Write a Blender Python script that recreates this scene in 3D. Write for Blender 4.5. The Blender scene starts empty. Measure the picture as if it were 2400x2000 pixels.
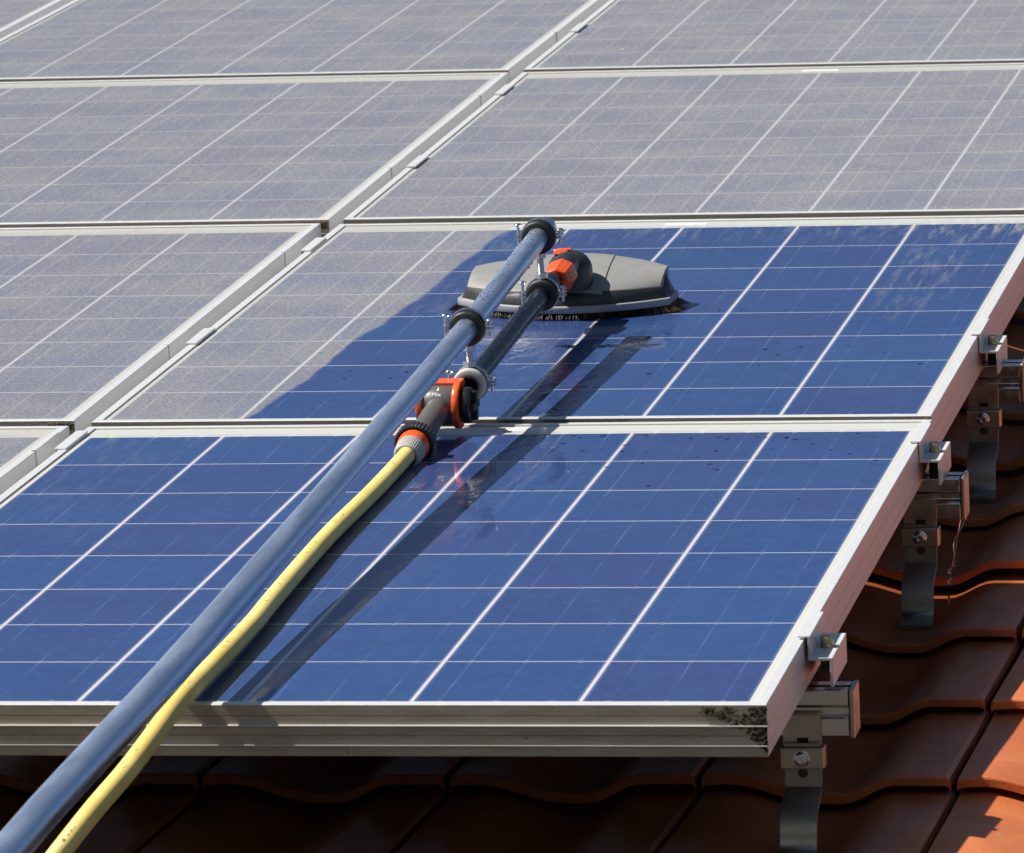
import bpy, bmesh, math, random
from mathutils import Matrix, Vector
random.seed(7)
rnd = random.random
SC = bpy.context.scene
COL = SC.collection
rad = math.radians

# ------------------------------------------------------------------ roof frame
# u = along the eaves (to the right), v = up the slope, n = off the panel plane
PITCH = rad(22)
RX = Matrix.Rotation(PITCH, 4, 'X')
RX3 = RX.to_3x3()
def W(u, v, n):
    return RX3 @ Vector((u, v, n))

# ------------------------------------------------------------------ camera
cam_d = bpy.data.cameras.new('camera')
cam = bpy.data.objects.new('camera', cam_d)
COL.objects.link(cam)
right = Vector((0.98163, 0.185192, -0.045901))
down = Vector((-0.007075, -0.205079, -0.97872))
fwd = Vector((-0.190665, 0.961065, -0.200002))
M = Matrix((right, -down, -fwd)).transposed()
cam.matrix_world = (RX3 @ M).to_4x4()
cam.matrix_world.translation = W(0.81972, -5.13824, 1.33659)
cam_d.sensor_width = 36
cam_d.lens = 13898.67 / 2400 * 36
cam_d.clip_start = 0.1
cam_d.clip_end = 6000
cam_d.dof.use_dof = True
cam_d.dof.focus_distance = 6.75
cam_d.dof.aperture_fstop = 36
SC.camera = cam

# ------------------------------------------------------------------ light
SUN = Vector((0.78, 0.04, -1.0)).normalized()          # travel direction, roof frame
sdir = -(RX3 @ SUN)                                    # towards the sun, world
world = bpy.data.worlds.new('World')
SC.world = world
world.use_nodes = True
wn = world.node_tree.nodes
wl = world.node_tree.links
sky = wn.new('ShaderNodeTexSky')
sky.sky_type = 'NISHITA'
sky.sun_disc = False
sky.sun_elevation = math.asin(sdir.z)
sky.sun_rotation = math.atan2(sdir.x, sdir.y)
sky.altitude = 300
sky.air_density = 1.0
sky.dust_density = 0.6
sky.ozone_density = 1.5
wn['Background'].inputs['Strength'].default_value = 0.051
wl.new(sky.outputs[0], wn['Background'].inputs['Color'])
sun_d = bpy.data.lights.new('sun', 'SUN')
sun_d.energy = 5.0
sun_d.angle = rad(0.5)
sun_d.color = (1.0, 0.95, 0.87)
sun = bpy.data.objects.new('sun', sun_d)
COL.objects.link(sun)
sun.rotation_euler = (-sdir).to_track_quat('-Z', 'Y').to_euler()
sun.location = (0, 0, 8)
vs = SC.view_settings
vs.view_transform = 'Standard'
vs.look = 'None'
vs.gamma = 1
vs.exposure = 0.50
SC.cycles.max_bounces = 10
SC.cycles.transmission_bounces = 8
SC.cycles.caustics_reflective = False
SC.cycles.caustics_refractive = False

# ------------------------------------------------------------------ node helpers
class NT:
    def __init__(s, name):
        s.m = bpy.data.materials.new(name)
        s.m.use_nodes = True
        s.t = s.m.node_tree
        s.n = s.t.nodes
        s.bsdf = s.n['Principled BSDF']
        s.out = s.n['Material Output']
        s.tc = None
    def link(s, a, b):
        s.t.links.new(a, b)
    def put(s, sock, val):
        if isinstance(val, bpy.types.NodeSocket):
            s.link(val, sock)
        elif isinstance(val, tuple) and len(val) == 3 and sock.type == 'RGBA':
            sock.default_value = val + (1,)
        else:
            sock.default_value = val
    def math(s, op, a, b=None, c=None, clamp=False):
        nd = s.n.new('ShaderNodeMath')
        nd.operation = op
        nd.use_clamp = clamp
        for i, x in enumerate((a, b, c)):
            if x is not None:
                s.put(nd.inputs[i], x)
        return nd.outputs[0]
    def obj(s):
        if s.tc is None:
            s.tc = s.n.new('ShaderNodeTexCoord')
        return s.tc.outputs['Object']
    def mapping(s, scale, loc=(0, 0, 0), vec=None):
        mp = s.n.new('ShaderNodeMapping')
        mp.inputs['Scale'].default_value = scale
        mp.inputs['Location'].default_value = loc
        s.link(vec or s.obj(), mp.inputs['Vector'])
        return mp.outputs[0]
    def noise(s, scale, detail=3, rough=.55, vec=None, dist=0):
        nd = s.n.new('ShaderNodeTexNoise')
        nd.inputs['Scale'].default_value = scale
        nd.inputs['Detail'].default_value = detail
        nd.inputs['Roughness'].default_value = rough
        nd.inputs['Distortion'].default_value = dist
        s.link(vec or s.obj(), nd.inputs['Vector'])
        return nd.outputs['Fac']
    def voronoi(s, scale, vec=None, out='Color', rnd_=1.0):
        nd = s.n.new('ShaderNodeTexVoronoi')
        nd.inputs['Scale'].default_value = scale
        nd.inputs['Randomness'].default_value = rnd_
        s.link(vec or s.obj(), nd.inputs['Vector'])
        return nd.outputs[out]
    def ramp(s, f, a, b, lo=0.0, hi=1.0, smooth=True):
        nd = s.n.new('ShaderNodeMapRange')
        nd.interpolation_type = 'SMOOTHSTEP' if smooth else 'LINEAR'
        nd.clamp = True
        s.put(nd.inputs['Value'], f)
        nd.inputs['From Min'].default_value = a
        nd.inputs['From Max'].default_value = b
        nd.inputs['To Min'].default_value = lo
        nd.inputs['To Max'].default_value = hi
        return nd.outputs[0]
    def mix(s, f, a, b):
        nd = s.n.new('ShaderNodeMix')
        nd.data_type = 'RGBA'
        s.put(nd.inputs[0], f)
        s.put(nd.inputs[6], a)
        s.put(nd.inputs[7], b)
        return nd.outputs[2]
    def xyz(s, vec=None):
        nd = s.n.new('ShaderNodeSeparateXYZ')
        s.link(vec or s.obj(), nd.inputs[0])
        return nd.outputs
    def combine(s, x, y, z):
        nd = s.n.new('ShaderNodeCombineXYZ')
        for i, a in enumerate((x, y, z)):
            s.put(nd.inputs[i], a)
        return nd.outputs[0]
    def attr(s, name):
        nd = s.n.new('ShaderNodeAttribute')
        nd.attribute_name = name
        return nd.outputs['Fac']
    def bump(s, h, strength=.3, dist=.002):
        nd = s.n.new('ShaderNodeBump')
        s.put(nd.inputs['Strength'], strength)
        nd.inputs['Distance'].default_value = dist
        s.link(h, nd.inputs['Height'])
        return nd.outputs[0]
    def set(s, **k):
        for a, v in k.items():
            s.put(s.bsdf.inputs[a.replace('_', ' ')], v)
        return s.m

def simple(name, col, rough=.5, metal=0.0, bump=0, bscale=300, var=.12, vscale=40, **k):
    t = NT(name)
    f = t.noise(vscale, 4)
    c2 = tuple(max(0, c * (1 - var * 2)) for c in col)
    c3 = tuple(min(1, c * (1 + var)) for c in col)
    t.set(Base_Color=t.mix(f, c2, c3), Metallic=metal, Roughness=t.ramp(t.noise(vscale * 2.3, 3), .25, .75, max(.03, rough - .1), rough + .1), **k)
    if bump:
        t.set(Normal=t.bump(t.noise(bscale, 3), bump, .001))
    return t.m

# ------------------------------------------------------------------ materials
PU, PV = 0.156781, 0.158
UL, UR, VB, VT, ZL = -.9565, .0165, -.0175, 1.322, .0016
LIPW = .0105

def make_laminate():
    t = NT('solar_laminate')
    x, y, z = t.xyz()
    inside = t.math('MULTIPLY',
        t.math('MULTIPLY', t.math('LESS_THAN', x, -.0016), t.math('GREATER_THAN', x, -6 * PU + .0016)),
        t.math('MULTIPLY', t.math('LESS_THAN', y, 8 * PV - .001), t.math('GREATER_THAN', y, .0004)))
    du = t.math('PINGPONG', x, PU / 2)
    dv = t.math('PINGPONG', y, PV / 2)
    db = t.math('PINGPONG', t.math('ADD', x, PU / 6), PU / 6)
    lu = t.math('LESS_THAN', du, .00195)
    lv0 = t.math('LESS_THAN', dv, t.math('SUBTRACT', .0016, t.math('MULTIPLY', .00055, t.math('GREATER_THAN', t.attr('clean'), .5))))
    nob = t.math('GREATER_THAN', db, .0026)
    lv = t.math('MULTIPLY', lv0, nob)
    dot = t.math('MULTIPLY', t.math('LESS_THAN', t.math('ABSOLUTE', t.math('SUBTRACT', db, .0012)), .0012),
                 t.math('LESS_THAN', t.math('ABSOLUTE', t.math('SUBTRACT', dv, .0022)), .0016))
    white_in = t.math('MAXIMUM', t.math('MAXIMUM', lu, lv), t.math('MULTIPLY', dot, .4))
    edge = t.math('MULTIPLY', t.math('GREATER_THAN', du, .0031), t.math('LESS_THAN', du, .0038))
    bus = t.math('LESS_THAN', db, .00065)
    # per-cell tint and crystal grain
    cell = t.combine(t.math('FLOOR', t.math('DIVIDE', x, PU)), t.math('FLOOR', t.math('DIVIDE', y, PV)), 0.0)
    wnz = t.n.new('ShaderNodeTexWhiteNoise')
    t.link(cell, wnz.inputs['Vector'])
    oi = t.n.new('ShaderNodeObjectInfo')
    jit = t.n.new('ShaderNodeVectorMath')
    jit.operation = 'ADD'
    t.link(t.obj(), jit.inputs[0])
    t.link(t.combine(t.math('MULTIPLY', oi.outputs['Random'], 37.0), t.math('MULTIPLY', oi.outputs['Random'], 11.0), 0.0), jit.inputs[1])
    P = jit.outputs[0]
    grain = t.voronoi(75, vec=P)
    g = t.xyz(grain)[0]
    tone = t.math('ADD', t.math('MULTIPLY', wnz.outputs['Value'], .6), t.math('MULTIPLY', g, .4))
    blue = t.mix(tone, (.014, .046, .165), (.021, .066, .205))
    wn2 = t.n.new('ShaderNodeTexWhiteNoise')
    t.link(t.combine(t.math('FLOOR', t.math('DIVIDE', x, PU)), t.math('FLOOR', t.math('DIVIDE', y, PV)), 9.0), wn2.inputs['Vector'])
    blue = t.mix(t.math('MULTIPLY', t.ramp(wn2.outputs['Value'], .35, 1.0), .7), blue, (.027, .043, .158))
    blue = t.mix(t.ramp(t.noise(17, 3, .6, vec=P), .35, .75, 0, .45), blue, (.029, .069, .215))
    flake = t.xyz(t.voronoi(130, vec=t.mapping((1, 1, 1), vec=P)))[1]
    blue = t.mix(t.ramp(flake, .72, 1.0, 0, .35), blue, (.038, .082, .245))
    busvis = t.ramp(t.noise(9, 2, vec=P), .4, .75, .12, .9)
    c = t.mix(t.math('MULTIPLY', bus, busvis), blue, (.10, .17, .30))
    c = t.mix(t.math('MULTIPLY', edge, .55), c, (.30, .32, .40))
    c = t.mix(white_in, c, (.62, .60, .64))
    # collector ribbon in the wide white margin along the top edge
    rib = t.math('MULTIPLY', t.math('MULTIPLY', t.math('GREATER_THAN', y, 1.2690), t.math('LESS_THAN', y, 1.2745)),
                 t.math('MULTIPLY', t.math('GREATER_THAN', x, -.925), t.math('LESS_THAN', x, -.02)))
    rib = t.math('MULTIPLY', rib, t.math('GREATER_THAN', db, .004))
    marg = t.mix(t.math('MULTIPLY', rib, .5), (.66, .66, .60), (.36, .38, .39))
    c = t.mix(inside, marg, c)
    lip_shade = t.math('MULTIPLY', t.math('GREATER_THAN', x, UL + LIPW), t.math('LESS_THAN', x, UL + LIPW + .0022))  # drop shadow of the raised left lip, painted as a dark strip
    back_line = t.math('MULTIPLY', t.math('GREATER_THAN', y, VT - LIPW - .0045), t.math('LESS_THAN', y, VT - LIPW))  # thin green-grey line along the inner edge of the back lip
    c = t.mix(t.math('MULTIPLY', lip_shade, .85), c, (.05, .05, .05))
    c = t.mix(t.math('MULTIPLY', back_line, .6), c, (.16, .18, .13))
    # wet ripples
    wet = t.attr('wet')
    rip = t.noise(42, 4, .62, vec=t.mapping((1.0, .40, 1)), dist=1.0)
    nrm = t.bump(rip, t.math('MULTIPLY', wet, .55), .0022)
    fine = t.noise(900, 2, .5)
    crough = t.ramp(t.noise(14, 3), .3, .75, .012, .04)
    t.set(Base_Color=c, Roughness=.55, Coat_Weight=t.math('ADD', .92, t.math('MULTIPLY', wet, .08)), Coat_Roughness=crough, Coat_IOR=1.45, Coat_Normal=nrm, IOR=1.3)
    # dust film
    clean = t.attr('clean')
    ragged = t.math('ADD', clean, t.math('MULTIPLY', t.math('SUBTRACT', t.noise(16, 3, .5), .5), .07))
    isclean = t.ramp(ragged, .485, .535)
    resid = t.attr('residue')
    streak = t.ramp(t.noise(1, 4, .6, vec=t.mapping((85, 11, 1))), .44, .72)
    patch = t.ramp(t.noise(7, 4, .6, vec=P), .3, .7, .80, 1.05)
    speck = t.ramp(t.noise(430, 2, .75, vec=t.mapping((.55, 1, 1), vec=P)), .42, .70, .70, 1.55)
    mott = t.ramp(t.noise(130, 4, .7, vec=P), .3, .72, .72, 1.14)
    d0 = t.math('MULTIPLY', t.math('MULTIPLY', patch, speck), mott)
    dirty = t.math('MULTIPLY', t.math('MULTIPLY', d0, .615), t.math('SUBTRACT', 1.0, t.math('MULTIPLY', white_in, .35)))
    # dust gathered along the ribbons and at the lower edge of each glass
    lowedge = t.ramp(t.math('ADD', y, t.math('MULTIPLY', t.noise(30, 3, vec=P), .03)), .005, .045, .10, 0.0)
    dirty = t.math('ADD', dirty, lowedge)
    dirty = t.math('ADD', dirty, t.math('MULTIPLY', t.math('LESS_THAN', db, .0016), .12))
    remain = t.math('MULTIPLY', t.math('MULTIPLY', resid, streak), .55)
    thin = t.math('ADD', t.math('MULTIPLY', t.ramp(t.noise(650, 2, .7, vec=P), .60, .72, 0, .30), t.ramp(t.noise(5, 3, vec=P), .35, .7, .10, 1)), .008)
    cl = t.math('MAXIMUM', remain, thin)
    mx = t.n.new('ShaderNodeMix')
    t.put(mx.inputs[0], isclean)
    t.put(mx.inputs[2], dirty)
    t.put(mx.inputs[3], cl)
    fac = t.math('MINIMUM', mx.outputs[0], .96)
    vor = t.n.new('ShaderNodeTexVoronoi')
    vor.inputs['Scale'].default_value = 11
    t.link(P, vor.inputs['Vector'])
    spot = t.math('MULTIPLY', t.math('LESS_THAN', vor.outputs['Distance'], .032), t.math('GREATER_THAN', t.xyz(vor.outputs['Color'])[0], .86))
    fac = t.math('MAXIMUM', fac, t.math('MULTIPLY', spot, t.math('SUBTRACT', .95, isclean)))
    dcol = t.mix(t.noise(210, 3, .7, vec=P), (.295, .283, .258), (.525, .495, .435))
    dcol = t.mix(spot, dcol, (.75, .74, .70))
    dif = t.n.new('ShaderNodeBsdfDiffuse')
    t.put(dif.inputs['Color'], dcol)
    dif.inputs['Roughness'].default_value = .8
    ms = t.n.new('ShaderNodeMixShader')
    t.link(fac, ms.inputs[0])
    t.link(t.bsdf.outputs[0], ms.inputs[1])
    t.link(dif.outputs[0], ms.inputs[2])
    t.link(ms.outputs[0], t.out.inputs['Surface'])
    return t.m

def make_frame_alu():
    t = NT('anodised_frame')
    f = t.noise(160, 4, .65)
    c = t.mix(t.ramp(f, .3, .75), (.64, .65, .66), (.70, .70, .70))
    t.set(Base_Color=c, Metallic=.22, Roughness=t.ramp(f, .3, .7, .34, .40))
    return t.m

def make_frame_dirty():
    t = NT('weathered_frame_face')
    vec = t.mapping((18, 40, 120))
    f = t.noise(1, 5, .65, vec=vec)
    sp = t.noise(1, 4, .7, vec=t.mapping((90, 90, 160)))
    run = t.noise(1, 3, .6, vec=t.mapping((70, 10, 6)))
    c = t.mix(t.ramp(f, .3, .75), (.49, .415, .32), (.36, .295, .215))
    c = t.mix(t.ramp(run, .55, .75, 0, .25), c, (.27, .235, .19))
    c = t.mix(t.ramp(sp, .66, .75, 0, .8), c, (.09, .075, .05))
    t.set(Base_Color=c, Metallic=.25, Roughness=.5)
    return t.m

def make_tile():
    t = NT('terracotta_tile')
    a = t.noise(9, 5, .6)
    b = t.noise(90, 4, .7)
    c = t.mix(t.ramp(a, .3, .7), (.52, .142, .042), (.66, .205, .066))
    c = t.mix(t.ramp(b, .45, .75, 0, .4), c, (.36, .11, .05))
    lich = t.math('MULTIPLY', t.ramp(t.noise(60, 3, .6), .64, .68), t.ramp(t.noise(6, 2), .5, .62))
    c = t.mix(t.math('MULTIPLY', lich, .8), c, (.42, .42, .36))
    moss = t.math('MULTIPLY', t.ramp(t.noise(45, 4, .7), .66, .72), t.ramp(t.noise(4.3, 2), .5, .65))
    c = t.mix(moss, c, (.05, .045, .025))
    # runoff wets these tiles; shade under the panels is also painted into their colour
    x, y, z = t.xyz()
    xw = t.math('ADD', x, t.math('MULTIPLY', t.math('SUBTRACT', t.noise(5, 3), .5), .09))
    wet = t.math('MULTIPLY', t.ramp(xw, .125, .085), t.ramp(t.noise(2.6, 3), .30, .55, .65, 1.0))  # mask for the damp and for the painted panel shade
    tn = t.n.new('ShaderNodeTexWhiteNoise')
    t.link(t.combine(t.math('FLOOR', t.math('DIVIDE', t.math('SUBTRACT', x, .140), .2525)), t.math('FLOOR', t.math('DIVIDE', t.math('SUBTRACT', y, .434), .309)), 0.0), tn.inputs['Vector'])
    c = t.mix(t.math('MULTIPLY', tn.outputs['Value'], .35), c, (.34, .085, .03))
    c = t.mix(t.math('MULTIPLY', wet, .42), c, (.085, .020, .010))  # darker from the damp and from painted panel shade
    h = t.math('ADD', t.math('MULTIPLY', b, .5), t.noise(420, 2))
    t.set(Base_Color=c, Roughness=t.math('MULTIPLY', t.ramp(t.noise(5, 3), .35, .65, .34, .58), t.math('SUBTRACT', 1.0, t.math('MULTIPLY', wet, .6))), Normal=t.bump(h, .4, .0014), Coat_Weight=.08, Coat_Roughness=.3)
    return t.m

def make_pole():
    t = NT('polished_pole')
    x, y, z = t.xyz()
    cl = t.noise(1, 3, .55, vec=t.mapping((60, 7, 60)))
    sc = t.noise(1, 2, .6, vec=t.mapping((260, 120, 260)))
    ln = t.noise(1, 2, .5, vec=t.mapping((300, 2.2, 300)))
    c = t.mix(cl, (.60, .73, .93), (.66, .77, .93))
    c = t.mix(t.ramp(ln, .45, .7, 0, .25), c, (.74, .82, .92))
    c = t.mix(t.math('MULTIPLY', t.ramp(sc, .66, .74), t.ramp(cl, .40, .6, 0, .6)), c, (.88, .86, .82))
    t.set(Base_Color=c, Metallic=t.ramp(cl, .2, .8, .88, .74), Roughness=t.ramp(cl, .2, .8, .21, .31))
    return t.m

def make_hose():
    t = NT('yellow_hose_rubber')
    x, y, z = t.xyz()
    geo = t.n.new('ShaderNodeNewGeometry')
    vt = t.n.new('ShaderNodeVectorTransform')
    vt.vector_type = 'NORMAL'
    vt.convert_from = 'WORLD'
    vt.convert_to = 'OBJECT'
    t.link(geo.outputs['Normal'], vt.inputs[0])
    nx, ny, nz = t.xyz(vt.outputs[0])
    # faded print: dashes in a band along the hose, laid out by its own angle and length
    ang = t.math('ARCTAN2', nx, nz)
    band = t.math('LESS_THAN', t.math('ABSOLUTE', t.math('SUBTRACT', ang, .12)), .33)
    dash = t.ramp(t.noise(1, 2, .6, vec=t.combine(t.math('MULTIPLY', ang, 2.2), t.math('MULTIPLY', y, 330.0), 0.0)), .54, .6)
    word = t.ramp(t.noise(1, 1, .5, vec=t.combine(0.0, t.math('MULTIPLY', y, 14.0), 3.0)), .50, .53)
    worn = t.ramp(t.noise(120, 3, .7), .38, .56)
    pr_ = t.math('MULTIPLY', t.math('MULTIPLY', band, dash), t.math('MULTIPLY', word, worn))
    scuff = t.math('MULTIPLY', t.ramp(t.noise(70, 4, .7), .62, .70), .6)
    c = t.mix(t.ramp(t.noise(25, 4), .3, .7), (.82, .61, .16), (.88, .71, .25))
    c = t.mix(t.math('MULTIPLY', scuff, .5), c, (.45, .33, .12))
    c = t.mix(t.math('MULTIPLY', pr_, .85), c, (.05, .045, .03))
    t.set(Base_Color=c, Roughness=.48, Normal=t.bump(t.noise(300, 3), .12, .0008), Specular_IOR_Level=.4)
    return t.m

def make_water():
    t = NT('clear_water')
    t.set(Base_Color=(1, 1, 1), Roughness=.01, IOR=1.33, Transmission_Weight=1.0)
    return t.m

def make_label_mat():
    t = NT('printed_label')
    x, y, z = t.xyz()
    bars = t.ramp(t.noise(1, 1, .5, vec=t.combine(t.math('MULTIPLY', x, 900.0), t.math('MULTIPLY', t.math('FLOOR', t.math('MULTIPLY', y, 300.0)), 7.3), 0.0)), .50, .54)
    inx = t.math('LESS_THAN', t.math('ABSOLUTE', x), .021)
    iny = t.math('LESS_THAN', t.math('ABSOLUTE', y), .0055)
    f = t.math('MULTIPLY', bars, t.math('MULTIPLY', inx, iny))
    t.set(Base_Color=t.mix(t.math('MULTIPLY', f, .6), (.72, .72, .72), (.12, .12, .13)), Roughness=.5)
    return t.m

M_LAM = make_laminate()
M_ALU = make_frame_alu()
M_FACE = make_frame_dirty()
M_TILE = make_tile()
M_POLE = make_pole()
M_HOSE = make_hose()
M_WATER = make_water()
M_LABEL = make_label_mat()
M_RAIL = simple('mill_aluminium', (.68, .65, .61), .20, .95, var=.06)
M_STEEL = simple('stainless_steel', (.50, .43, .37), .36, .95, var=.08, vscale=25)
M_BRASSY = simple('yellow_zinc_bolt', (.50, .42, .28), .3, .95, var=.08)
M_STRAP = simple('dull_stainless_strap', (.36, .34, .31), .42, .9, var=.1, vscale=18)
M_ZINC = simple('zinc_plated_steel', (.72, .74, .76), .22, .95, var=.08)
M_RUBBER = simple('black_rubber', (.022, .022, .021), .5, bump=.08, var=.2)
M_RUBGREY = simple('pale_grey_rubber', (.50, .50, .46), .5, bump=.05)
M_TUBE = simple('black_wet_tube', (.006, .008, .014), .20, var=.3, vscale=60, Specular_IOR_Level=.45)
M_GREYTOP = simple('grey_brush_plastic', (.25, .247, .235), .46, bump=.10, bscale=900, var=.07, vscale=30)
M_DARK = simple('charcoal_plastic', (.030, .030, .030), .42, bump=.06, bscale=700, var=.15)
M_TRIM = simple('light_grey_trim', (.34, .34, .35), .42, bump=.04, var=.07)
M_ORANGE = simple('orange_plastic', (.86, .105, .018), .34, bump=.04, var=.08)
M_VALVE = simple('grey_valve_plastic', (.105, .102, .092), .38, bump=.05, bscale=800, var=.08)
M_NUT = simple('pale_grey_nut_plastic', (.42, .41, .37), .5, bump=.06, var=.1)
M_BLACK = simple('black_plastic', (.014, .014, .014), .36, var=.2)
M_INK = simple('white_print', (.8, .8, .8), .6, var=.03)
M_DARKIN = simple('dark_brown_plastic', (.045, .028, .02), .5, var=.1)
def _br():
    t = NT('bristle_fibre')
    x, y, z = t.xyz()
    t.set(Base_Color=t.mix(t.noise(220, 2), (.020, .012, .007), (.13, .078, .038)), Roughness=.5)
    return t.m
M_BRISTLE = _br()
M_BACK = simple('bounce_cutting_backsheet', (.02, .02, .022), .6)  # unseen underside, coloured near black to cut bounce light below the panels
def _moss():
    t = NT('moss')
    t.set(Base_Color=t.mix(t.ramp(t.noise(170, 3, .7), .35, .7), (.010, .009, .006), (.11, .09, .035)), Roughness=.95)
    return t.m
M_MOSS = _moss()
M_GRIT = simple('brown_dirt', (.13, .10, .055), .95, var=.5, vscale=200)
M_GROUND = simple('paved_ground', (.06, .052, .045), .95, var=.3, vscale=.5)

# ------------------------------------------------------------------ mesh helpers
class MB:
    def __init__(s):
        s.v, s.f, s.mi = [], [], []
        s.cur = 0
    def add(s, vs, fs):
        o = len(s.v)
        s.v += [tuple(p) for p in vs]
        s.f += [tuple(i + o for i in f) for f in fs]
        s.mi += [s.cur] * len(fs)
        return s
    def box(s, x0, x1, y0, y1, z0, z1, mat=None):
        vs = [Vector((x, y, z)) for z in (z0, z1) for y in (y0, y1) for x in (x0, x1)]
        if mat is not None:
            vs = [mat @ p for p in vs]
        return s.add(vs, [(0, 2, 3, 1), (4, 5, 7, 6), (0, 1, 5, 4), (2, 6, 7, 3), (0, 4, 6, 2), (1, 3, 7, 5)])
    def prism(s, prof, a, b, axis):
        """closed 2-D profile swept along an axis; profile in the other two axes (cyclic order)"""
        def P(p, t):
            if axis == 'x': return (t, p[0], p[1])
            if axis == 'y': return (p[0], t, p[1])
            return (p[0], p[1], t)
        n = len(prof)
        vs = [P(p, a) for p in prof] + [P(p, b) for p in prof]
        fs = [(i, (i + 1) % n, (i + 1) % n + n, i + n) for i in range(n)]
        fs += [tuple(range(n - 1, -1, -1)), tuple(range(n, 2 * n))]
        return s.add(vs, fs)
    def rev(s, c, axis, prof, seg=40, cap=True, rib=None):
        """surface of revolution about an axis through c; prof = [(along, radius)]"""
        ax = Vector(axis).normalized()
        t = Vector((0, 0, 1)) if abs(ax.z) < .9 else Vector((1, 0, 0))
        e1 = ax.cross(t).normalized()
        e2 = ax.cross(e1)
        c = Vector(c)
        vs = []
        for j, (a, r) in enumerate(prof):
            for i in range(seg):
                th = 2 * math.pi * i / seg
                rr = r * (1 + (rib if (rib and i % 2 and 0 < j < len(prof) - 1) else 0))
                vs.append(c + ax * a + (e1 * math.cos(th) + e2 * math.sin(th)) * rr)
        fs = []
        for j in range(len(prof) - 1):
            for i in range(seg):
                k = (i + 1) % seg
                fs.append((j * seg + i, j * seg + k, (j + 1) * seg + k, (j + 1) * seg + i))
        if cap:
            fs.append(tuple(range(seg - 1, -1, -1)))
            fs.append(tuple((len(prof) - 1) * seg + i for i in range(seg)))
        return s.add(vs, fs)
    def tube(s, pts, radii, seg=24, cap=True):
        pts = [Vector(p) for p in pts]
        if not isinstance(radii, (list, tuple)):
            radii = [radii] * len(pts)
        vs = []
        up = Vector((0, 0, 1))
        for i, p in enumerate(pts):
            d = (pts[min(i + 1, len(pts) - 1)] - pts[max(i - 1, 0)]).normalized()
            ref = up if abs(d.dot(up)) < .95 else Vector((1, 0, 0))
            e1 = d.cross(ref).normalized()
            e2 = e1.cross(d)
            for k in range(seg):
                th = 2 * math.pi * k / seg
                vs.append(p + (e1 * math.cos(th) + e2 * math.sin(th)) * radii[i])
        fs = []
        for j in range(len(pts) - 1):
            for i in range(seg):
                k = (i + 1) % seg
                fs.append((j * seg + i, (j + 1) * seg + i, (j + 1) * seg + k, j * seg + k))
        if cap:
            fs.append(tuple(range(seg)))
            fs.append(tuple((len(pts) - 1) * seg + seg - 1 - i for i in range(seg)))
        return s.add(vs, fs)
    def blob(s, c, rx, ry, rz, jit=0.0, seg=6, rings=4):
        vs = [Vector(c) + Vector((0, 0, rz))]
        for j in range(1, rings):
            th = math.pi * j / rings
            for i in range(seg):
                ph = 2 * math.pi * i / seg
                k = 1 + jit * (rnd() - .5) * 2
                vs.append(Vector(c) + Vector((math.sin(th) * math.cos(ph) * rx * k, math.sin(th) * math.sin(ph) * ry * k, math.cos(th) * rz * k)))
        vs.append(Vector(c) - Vector((0, 0, rz)))
        fs = [(0, 1 + i, 1 + (i + 1) % seg) for i in range(seg)]
        for j in range(rings - 2):
            for i in range(seg):
                a = 1 + j * seg
                fs.append((a + i, a + seg + i, a + seg + (i + 1) % seg, a + (i + 1) % seg))
        e = len(vs) - 1
        a = 1 + (rings - 2) * seg
        fs += [(e, a + (i + 1) % seg, a + i) for i in range(seg)]
        return s.add(vs, fs)
    def build(s, name, mats, parent=None, smooth=None, bevel=0, bseg=2, attrs=None):
        me = bpy.data.meshes.new(name)
        me.from_pydata(s.v, [], s.f)
        if not isinstance(mats, (list, tuple)):
            mats = [mats]
        for m in mats:
            me.materials.append(m)
        me.polygons.foreach_set('material_index', s.mi)
        bm = bmesh.new()
        bm.from_mesh(me)
        bmesh.ops.recalc_face_normals(bm, faces=bm.faces)
        bm.to_mesh(me)
        bm.free()
        if attrs:
            for k, vals in attrs.items():
                a = me.attributes.new(k, 'FLOAT', 'POINT')
                a.data.foreach_set('value', vals)
        o = bpy.data.objects.new(name, me)
        COL.objects.link(o)
        if parent is not None:
            o.parent = parent
        if smooth is not None:
            me.shade_smooth()
            me.set_sharp_from_angle(angle=rad(smooth))
        if bevel:
            b = o.modifiers.new('bevel', 'BEVEL')
            b.width = bevel
            b.segments = bseg
            b.limit_method = 'ANGLE'
            b.angle_limit = rad(35)
            b.harden_normals = False
        return o

def tag(o, label, cat, group=None):
    o['label'] = label
    o['category'] = cat
    if group:
        o['group'] = group
    return o

def root(name, loc, label, cat, group=None, mat=None):
    o = bpy.data.objects.new(name, None)
    COL.objects.link(o)
    o.empty_display_size = .05
    if mat is None:
        mat = Matrix.Translation(loc)
    o.matrix_world = RX @ mat
    return tag(o, label, cat, group)

def copy_tree(src, mat, label, group=None, skip=()):
    r = src.copy()
    COL.objects.link(r)
    r.matrix_world = RX @ mat
    r['label'] = label
    if group:
        r['group'] = group
    for ch in list(src.children):
        if ch.name.split('.')[0] in skip:
            continue
        c = ch.copy()
        COL.objects.link(c)
        c.parent = r
        for g in ch.children:
            d = g.copy()
            COL.objects.link(d)
            d.parent = c
    return r

def single(mb, name, mats, loc, label, cat, group=None, **k):
    o = mb.build(name, mats, **k)
    o.matrix_world = RX @ Matrix.Translation(loc)
    return tag(o, label, cat, group)

# ------------------------------------------------------------------ ground far below the eaves
gm = MB()
gm.add([(-3000, -3000, 0), (3000, -3000, 0), (3000, 3000, 0), (-3000, 3000, 0)], [(0, 1, 2, 3)])
g = gm.build('ground', M_GROUND)
g.location = (0, 0, -6.5)
g['kind'] = 'structure'

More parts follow.
